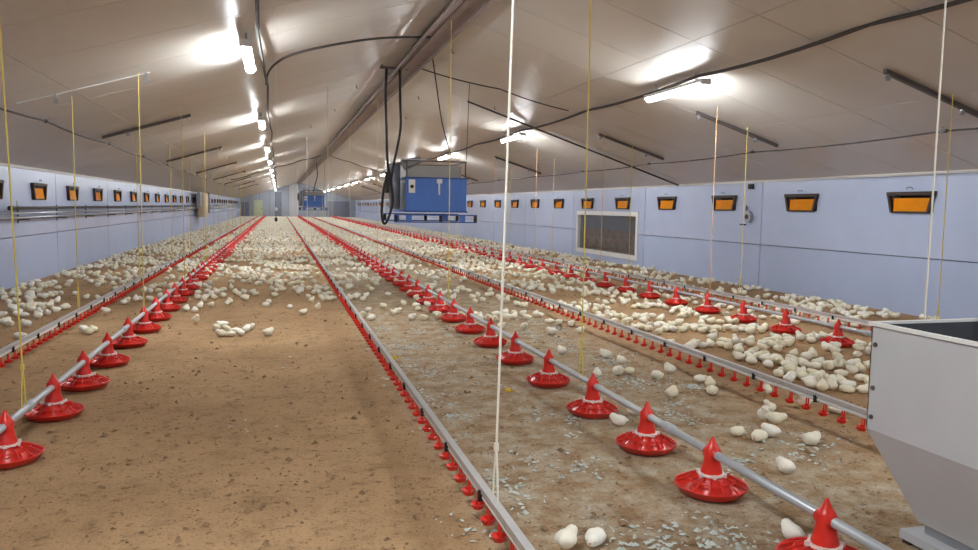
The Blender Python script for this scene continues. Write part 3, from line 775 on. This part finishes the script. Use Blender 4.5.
def chick_mesh(p, i):
    P, F = chick_shape(p, 3, i)
    b = MB(); b.v = [tuple(q) for q in P]; b.f = [list(map(int, q)) for q in F]; b.mi = [0]*len(F)
    hc, hr = np.array(p['h'][0]), p['h'][1]; c = np.array(p['b'][0])
    fw = hc-c; an = math.atan2(fw[1], fw[0]); ca, sa = math.cos(an), math.sin(an)
    R_ = lambda x, y, z: (hc[0]+x*ca-y*sa, hc[1]+x*sa+y*ca, hc[2]+z)
    b.k = 1
    o = len(b.v); b.v += [R_(hr*.8, .006, -.001), R_(hr*.8, -.006, -.001), R_(hr*.8, 0, .005), R_(hr*.8, 0, -.007), R_(hr+.011, 0, -.005)]
    for q in ((0, 2, 4), (2, 1, 4), (1, 3, 4), (3, 0, 4)): b.face([o+k for k in q])
    if p['s']:
        for sg in (-1, 1):
            b.tube([(0, sg*.014, c[2]-.025), (.004, sg*.014, .006)], .003, 5)
            for a in (-.5, 0, .5): b.tube([(.0, sg*.014, .004), (.022*math.cos(a), sg*.014+.022*math.sin(a), .003)], .0026, 4)
    b.k = 2
    for sg in (-1, 1):
        e_ = np.array(R_(hr*.55, sg*hr*.78, .004)); o = len(b.v)
        for dx, dy, dz in ((1,0,0), (-1,0,0), (0,1,0), (0,-1,0), (0,0,1), (0,0,-1)): b.v.append(tuple(e_+np.array([dx, dy, dz])*.0027))
        for q in ((0,2,4), (2,1,4), (1,3,4), (3,0,4), (2,0,5), (1,2,5), (3,1,5), (0,3,5)): b.face([o+k for k in q])
    me = b.mesh('chick', ['chick', 'beak', 'eye'], True); return me
CH = [chick_mesh(p, i) for i, p in enumerate(POSES)]

# where the chicks are: those that can be told apart in the photograph, then the flock
spots = []
def put(px, py, z=0.0):
    spots.append(ground(px, py, .02))
for p in ((216,329), (221,335), (226,330), (231,335), (236,332), (241,334), (246,331), (223,328), (249,329), (268,334), (196,323), (186,310), (195,311), (200,309), (227,304), (231,304), (243,298), (205,298), (275,296), (278,296),
          (303,313), (318,310), (323,300), (329,301), (334,299), (350,300), (363,300), (341,291), (366,296), (372,290),
          (84,331), (89,333), (94,331), (99,330), (106,314), (116,304), (51,341), (118,302), (124,303), (127,301),
          (27,325), (38,317), (66,306), (57,304), (20,337), (5,323), (10,325), (2,318), (15,312), (22,308), (12,308), (9,303), (17,302), (30,302), (35,305), (40,308), (44,307), (27,299), (40,296), (52,296), (4,299), (1,293),
          (595,540), (566,549), (792,536), (807,535), (801,543), (811,442), (820,441), (769,413), (764,421), (775,424), (759,438), (771,434), (737,433), (672,395), (804,407), (803,413), (766,395), (839,411), (786,470),
          (606,356), (621,364), (618,373), (629,372), (637,372), (657,376), (670,371), (675,370), (597,375), (534,364), (552,333), (524,328), (501,327), (507,320), (514,318), (527,319), (536,317), (540,316), (550,322), (559,323), (571,325), (580,332), (469,292), (473,298), (478,296), (475,303), (483,301), (562,352), (462,288),
          (453,300), (487,297), (372,318), (710,385), (712,392), (700,380), (633,412), (619,423)):
    put(*p)
def clump(px, py, n, sx, sy):
    c0 = ground(px, py, .02)
    for _ in range(n):
        for t_ in range(30):
            q = (c0[0]+rng.normal(0, sx*1.15), c0[1]+rng.normal(0, sy*1.15))
            if all((q[0]-s[0])**2+(q[1]-s[1])**2 > .090**2 for s in spots): spots.append(q); break
for a in ((820,380,14,.11,.14), (833,388,5,.06,.07), (800,376,4,.06,.07), (848,368,7,.09,.1), (858,380,4,.05,.1), (830,366,6,.10,.06), (795,364,6,.08,.07), (768,362,9,.10,.10), (752,356,5,.08,.08),
          (748,343,9,.12,.1), (770,348,4,.07,.07), (722,343,6,.06,.14), (697,346,6,.10,.06), (815,357,5,.10,.08), (845,352,6,.08,.12), (858,345,5,.05,.1), (838,345,3,.05,.05), (785,340,4,.10,.04), (806,340,4,.08,.06), (822,338,5,.08,.08),
          (715,330,8,.15,.06), (735,331,6,.12,.08), (680,330,8,.14,.1), (660,328,8,.14,.08), (640,322,8,.15,.1), (690,318,6,.2,.1), (755,330,6,.15,.07), (843,325,5,.12,.06), (720,322,6,.2,.06), (810,322,6,.14,.06), (770,318,5,.2,.05), (790,310,6,.2,.06), (760,305,6,.2,.06), (830,306,9,.12,.1), (845,308,5,.08,.1), (860,312,4,.05,.1), (810,300,6,.12,.12)):
    clump(*a)
grid = {}
def free(x, y, d=.07):
    i, j = int(x//.1), int(y//.1)
    for a in range(i-1, i+2):
        for b_ in range(j-1, j+2):
            for (u, v) in grid.get((a, b_), ()):
                if (u-x)**2+(v-y)**2 < d*d: return False
    return True
def add(x, y): grid.setdefault((int(x//.1), int(y//.1)), []).append((x, y))
def clear_of_lines(x, y):
    for lx in (AX_, CX, EX, GX):
        if abs(x-lx) < .05: return False
    for lx, ys in ((BX, B_Y), (DX, D_Y), (FX, F_Y)):
        if abs(x-lx) < .235 and any((x-lx)**2+(y-q)**2 < .235**2 for q in ys): return False
    return XL+.08 < x < XR-.08
final = []
for (x, y) in spots:
    if clear_of_lines(x, y) and free(x, y, .080): add(x, y); final.append((x, y))
def density(x, y):
    if x < AX_: return (9 if y > 10.5 else 4) if x < -2.9 or y > 12 else 1.5
    if x < BX: return 0 if y < 10.5 else (5 if y < 15 else 9)
    if x < CX: return 0 if y < 11.2+.25*abs(x-.2) else (1.2 if y < 12.3 else (10 if y < 15 else 15))
    if x < DX: return 0 if y < 9.8 else (3.5 if y < 12 else (7 if y < 17 else 11))
    if x < EX: return 0 if y < 9.5 else (4.5 if y < 14 else 10)
    if x < FX: return 0 if y < 8.6 else 12
    if x < GX: return 0 if y < 9.5 else 10
    return 0 if y < 8.2 else (9 if x > 7.6 else 5)
ph = rng.uniform(0, 6.28, 12); kx = rng.uniform(1.5, 5.5, 12)*rng.choice([-1, 1], 12); ky = rng.uniform(1.0, 4.0, 12)
def clumpiness(x, y): return float(np.sum(np.cos(kx*x+ky*y+ph))/6**.5)
AREA = (XR-XL)*(Y1-8)
NTRY = int(AREA*30)
X_ = rng.uniform(XL+.1, XR-.1, NTRY); Yt = rng.uniform(7.5, Y1-.3, NTRY)
for x, y in zip(X_, Yt):
    d = density(x, y)
    if d <= 0: continue
    p = d/22*(1+.9*clumpiness(x, y))*(1.0 if y < 15 else 1.7) if y < 24 else d/22*2.0
    if rng.random() < p and clear_of_lines(x, y) and free(x, y, .088): add(x, y); final.append((x, y))
inview = []
for (x, y) in final:
    px, py, dz = project(x, y, .03)
    if -15 < px < 993 and py < 565 and dz > .5: inview.append((dz, x, y))
inview.sort()
near, rest = inview[:300], inview[300:]
def seen(xl, ys): return [y for y in ys if project(xl, y, .05)[1] < 545 and 0 < project(xl, y, .05)[0] < (978 if xl != FX else 862)]
PANS = {'left': seen(BX, B_Y), 'middle': seen(DX, D_Y), 'right': seen(FX, F_Y)}
POSE_WORD = ['sitting', 'standing', 'lying flat', 'sitting with turned head', 'standing stretched']
def lane_label(x, y, pose):
    row = 'left' if x < CX else ('middle' if x < EX else 'right')
    if x < AX_: w = 'beyond left drinker rail'
    elif x < BX: w = 'behind left pans'
    elif x < CX: w = 'on bare brown litter'
    elif x < DX: w = 'left of middle pans'
    elif x < EX: w = 'right of middle pans'
    elif x < (EX+FX)/2: w = 'near hopper rail'
    elif x < FX: w = 'close before right pans'
    elif x < GX: w = 'behind right pans'
    else: w = 'along right wall'
    k = min(range(len(PANS[row])), key=lambda i: abs(PANS[row][i]-y))
    return f'cream chick {POSE_WORD[pose]} {w}, level with {ORD[min(k, 11)]} {row} pan'
for k, (dz, x, y) in enumerate(near):
    pose = int(rng.choice(5, p=[.34, .10, .28, .2, .08]))
    o = link('chick', CH[pose], None, (x, y, 0)); o.rotation_euler.z = rng.uniform(0, 6.283)
    s = rng.uniform(1.02, 1.22); o.scale = (s, s, s)
    lab = lane_label(x, y, pose); tag(o, lab, 'chick', 'near chicks: '+lab[12:])
def flock(items, sub, name, label):
    shp = [chick_shape(p, sub, 50+i) for i, p in enumerate(POSES)]
    nv = len(shp[0][0]); F = shp[0][1]; n = len(items)
    A = np.array([(q[1], q[2]) for q in items]); po = rng.choice(5, n, p=[.34, .10, .28, .2, .08])
    a = rng.uniform(0, 6.283, n); s = rng.uniform(1.0, 1.2, n)
    S = np.array([q[0] for q in shp])[po]*s[:, None, None]
    V = np.empty_like(S); c, d = np.cos(a)[:, None], np.sin(a)[:, None]
    V[..., 0] = S[..., 0]*c-S[..., 1]*d+A[:, :1]; V[..., 1] = S[..., 0]*d+S[..., 1]*c+A[:, 1:]; V[..., 2] = S[..., 2]
    FF = (F[None]+np.arange(n)[:, None, None]*nv).reshape(-1, 3)
    me = bpy.data.meshes.new(name); me.vertices.add(n*nv); me.vertices.foreach_set('co', V.reshape(-1).astype(np.float32))
    me.loops.add(len(FF)*3); me.loops.foreach_set('vertex_index', FF.reshape(-1).astype(np.int32))
    me.polygons.add(len(FF)); me.polygons.foreach_set('loop_start', np.arange(0, len(FF)*3, 3, dtype=np.int32))
    me.polygons.foreach_set('use_smooth', np.ones(len(FF), dtype=bool))
    me.update(calc_edges=True); me.validate(); me.materials.append(M['chick_far'])
    return tag(link(name, me), label, 'chicks', kind='stuff')
cut = next((i for i, q in enumerate(rest) if q[0] > 20), len(rest))
flock(rest[:cut], 2, 'chick_flock', 'crowd of cream chicks over the litter halfway down the house')
flock(rest[cut:], 1, 'chick_flock', 'dense distant crowd of chicks whitening the far litter')
print('chicks', len(final), 'in view', len(inview), 'nearest 300 reach', near[-1], 'cut', cut)
